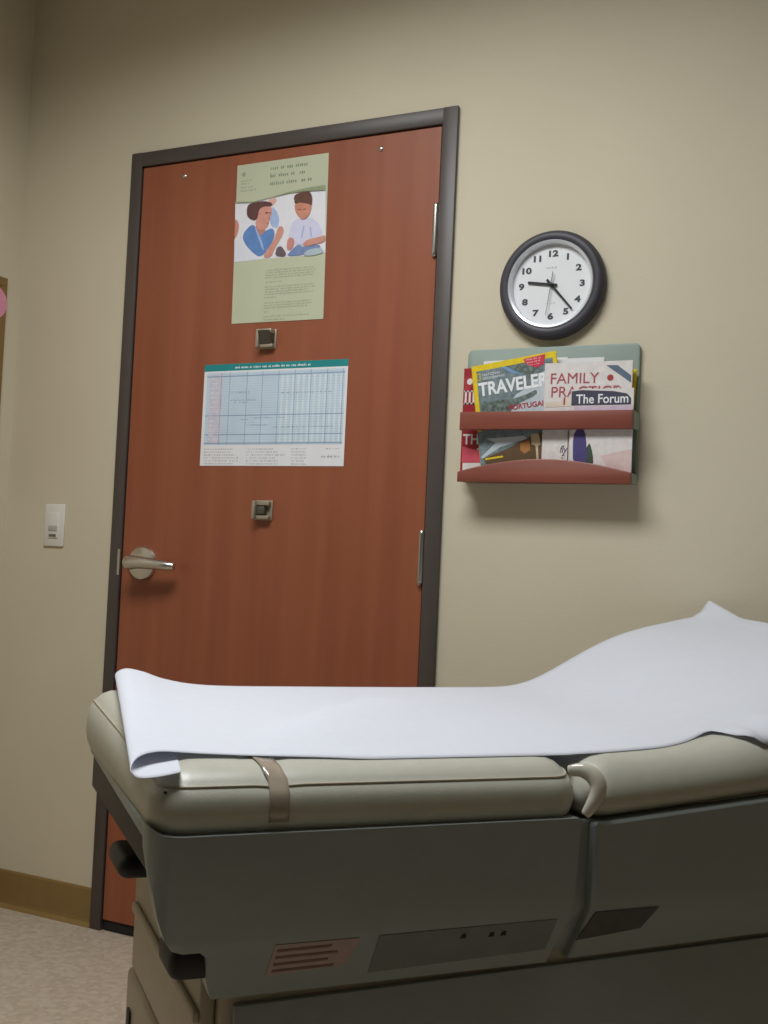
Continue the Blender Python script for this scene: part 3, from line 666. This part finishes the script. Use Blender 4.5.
# ------------------------------------------------------------------ paper sheet
PF = [(1.280, .885), (1.278, .915), (1.270, .930), (1.20, .91), (1.10, .893), (1.0, .856), (.92, .823), (.85, .806), (.78, .7985), (.68, .792), (.58, .788), (.45, .7875), (.30, .782), (.15, .782), (.06, .785), (.005, .788), (-.030, .785), (-.043, .777), (-.034, .7685), (-.010, .7690), (.018, .774)]
PB = [(1.280, .925), (1.278, .950), (1.270, .964), (1.20, .949), (1.10, .926), (1.0, .892), (.92, .854), (.85, .828), (.80, .815), (.70, .812), (.58, .810), (.45, .8095), (.30, .804), (.20, .806), (.12, .815), (.075, .829), (.045, .834), (.028, .825), (.033, .8125), (.06, .8075), (.10, .8065)]
NV = 40
CF = catmull(PF, 8); CB = catmull(PB, 8); rows = []; bm = B()
for i, (a, b) in enumerate(zip(CF, CB)):
    row = []
    for k in range(NV+1):
        t = k/NV; u = lerp(a[0], b[0], t); z = lerp(a[1], b[1], t)
        s = i/len(CF)
        q = min(1, max(0, (s-.74)/.12)); q = q*q*(3-2*q)      # 0 on the sheet, 1 on the tucked-under layer
        v0 = .050+(1-q)*.030*max(0, (.27-u)/.29)-.040*q
        v0 += .030*math.exp(-((u-.846)/(.06 if u < .846 else .022))**2)-.034*min(1, max(0, (u-.85)/.04))
        v1 = .662-.006*math.sin(u*7+1)**2-.008*min(1, max(0, (u-1.2)/.07))
        v = lerp(v0, v1, t)
        m = min(1, max(0, (u-.12)/.16))*(1 if .13 < s < .75 else 0)
        if s <= .13: m = 0
        if u > 1.24: m *= max(0, (1.27-u)/.03)
        e = min(1, max(0, (v-.05)/.12)); zt = pad_top(u, v)+.0012+.0014*e
        d = (v-(.31+1.06*(u-.31)))/1.46
        zt += .017*math.exp(-(d/.035)**2 if d > 0 else -(d/.12)**2)*e*min(1, max(0, (.95-u)/.3))*min(1, max(0, (.60-v)/.2))
        zt += .0010*e*(1+math.sin(11*u+5*v)*math.sin(17*v+3*u))
        zt += .006*e*(1+math.sin(23*v+11*u))*.5*math.exp(-((u-1.02)/.14)**2)
        z = lerp(z, zt, m)
        z += .005*math.exp(-((u-.846)/.022)**2-((v-.07)/.03)**2)+.012*math.exp(-((u-.885)/.016)**2-((v-.02)/.05)**2)+.010*math.exp(-((u-.94)/.02)**2-((v-.04)/.06)**2)
        if t > .84 and s < .16: q2 = (t-.84)/.16; z += .026*q2*math.exp(-((u-1.272)/.016)**2)
        row.append(bm.verts.new((u, v, z)))
    rows.append(row)
for A, C in zip(rows, rows[1:]):
    for k in range(NV): bm.faces.new((A[k], A[k+1], C[k+1], C[k]))
bmesh.ops.recalc_face_normals(bm, faces=bm.faces[:])
pp = obj('exam_paper', bm, M['paper'], loc=TO, smooth='all'); pp.rotation_euler = (0, 0, TH)
md = pp.modifiers.new('t', 'SOLIDIFY'); md.thickness = .0006; md.offset = 0
tag(pp, 'white crinkled paper sheet rolled over at one end on the exam table', 'paper sheet')

# ------------------------------------------------------------------ light
def emit(name, c, s):
    m = bpy.data.materials.new(name); m.use_nodes = True; nt = m.node_tree; nt.nodes.clear()
    e = nt.nodes.new('ShaderNodeEmission'); o = nt.nodes.new('ShaderNodeOutputMaterial')
    e.inputs['Color'].default_value = tuple(c)+(1,); e.inputs['Strength'].default_value = s
    nt.links.new(e.outputs[0], o.inputs[0]); return m
LX, LY = .95, -1.27
lt = empty('ceiling_light', (LX, LY, ZC-.0005)); tag(lt, 'flush white fluorescent ceiling light panel above the exam table', 'ceiling light')
bm = B()
for a in ((-.62, .62, -.32, -.30), (-.62, .62, .30, .32), (-.62, -.60, -.30, .30), (.60, .62, -.30, .30)): box(bm, a[0], a[1], a[2], a[3], -.03, 0)
obj('frame', bm, M['switch'], lt)
obj('diffuser', box(B(), -.60, .60, -.30, .30, -.022, -.012), emit('lit_diffuser', (.96, .985, 1.0), 1.5), lt)
al = bpy.data.lights.new('fluorescent_lamp', 'AREA'); al.shape = 'RECTANGLE'; al.size = 1.18; al.size_y = .58
al.energy = 34; al.spread = math.radians(157); al.color = (.96, .985, 1.0)
lo = bpy.data.objects.new('fluorescent_lamp', al); COL.objects.link(lo); lo.location = (0, 0, -.024); lo.parent = lt
w = bpy.data.worlds.new('World'); SC.world = w; w.use_nodes = True
w.node_tree.nodes['Background'].inputs['Color'].default_value = (.9, .95, 1, 1); w.node_tree.nodes['Background'].inputs['Strength'].default_value = .022

# ------------------------------------------------------------------ camera
f, cx, cy, cz, yaw, pitch, roll = 1150.011, 2.1267, -2.5373, 1.0408, .4659, .0435, .0453
fw = Vector((-math.sin(yaw)*math.cos(pitch), math.cos(yaw)*math.cos(pitch), math.sin(pitch)))
rt = Vector((math.cos(yaw), math.sin(yaw), 0)); up = rt.cross(fw)
r2 = math.cos(roll)*rt+math.sin(roll)*up; u2 = -math.sin(roll)*rt+math.cos(roll)*up
cd = bpy.data.cameras.new('camera'); cam = bpy.data.objects.new('camera', cd); COL.objects.link(cam)
cam.matrix_world = Matrix(((r2.x, u2.x, -fw.x, cx), (r2.y, u2.y, -fw.y, cy), (r2.z, u2.z, -fw.z, cz), (0, 0, 0, 1)))
cd.sensor_fit = 'VERTICAL'; cd.sensor_height = 24; cd.lens = f*24/1024; cd.clip_start = .05
SC.camera = cam
vs = SC.view_settings
SC.display_settings.display_device = 'sRGB'
vs.view_transform = 'Standard'; vs.look = 'None'; vs.exposure = 0; vs.gamma = 1; vs.use_curve_mapping = False
SC.cycles.use_denoising = True
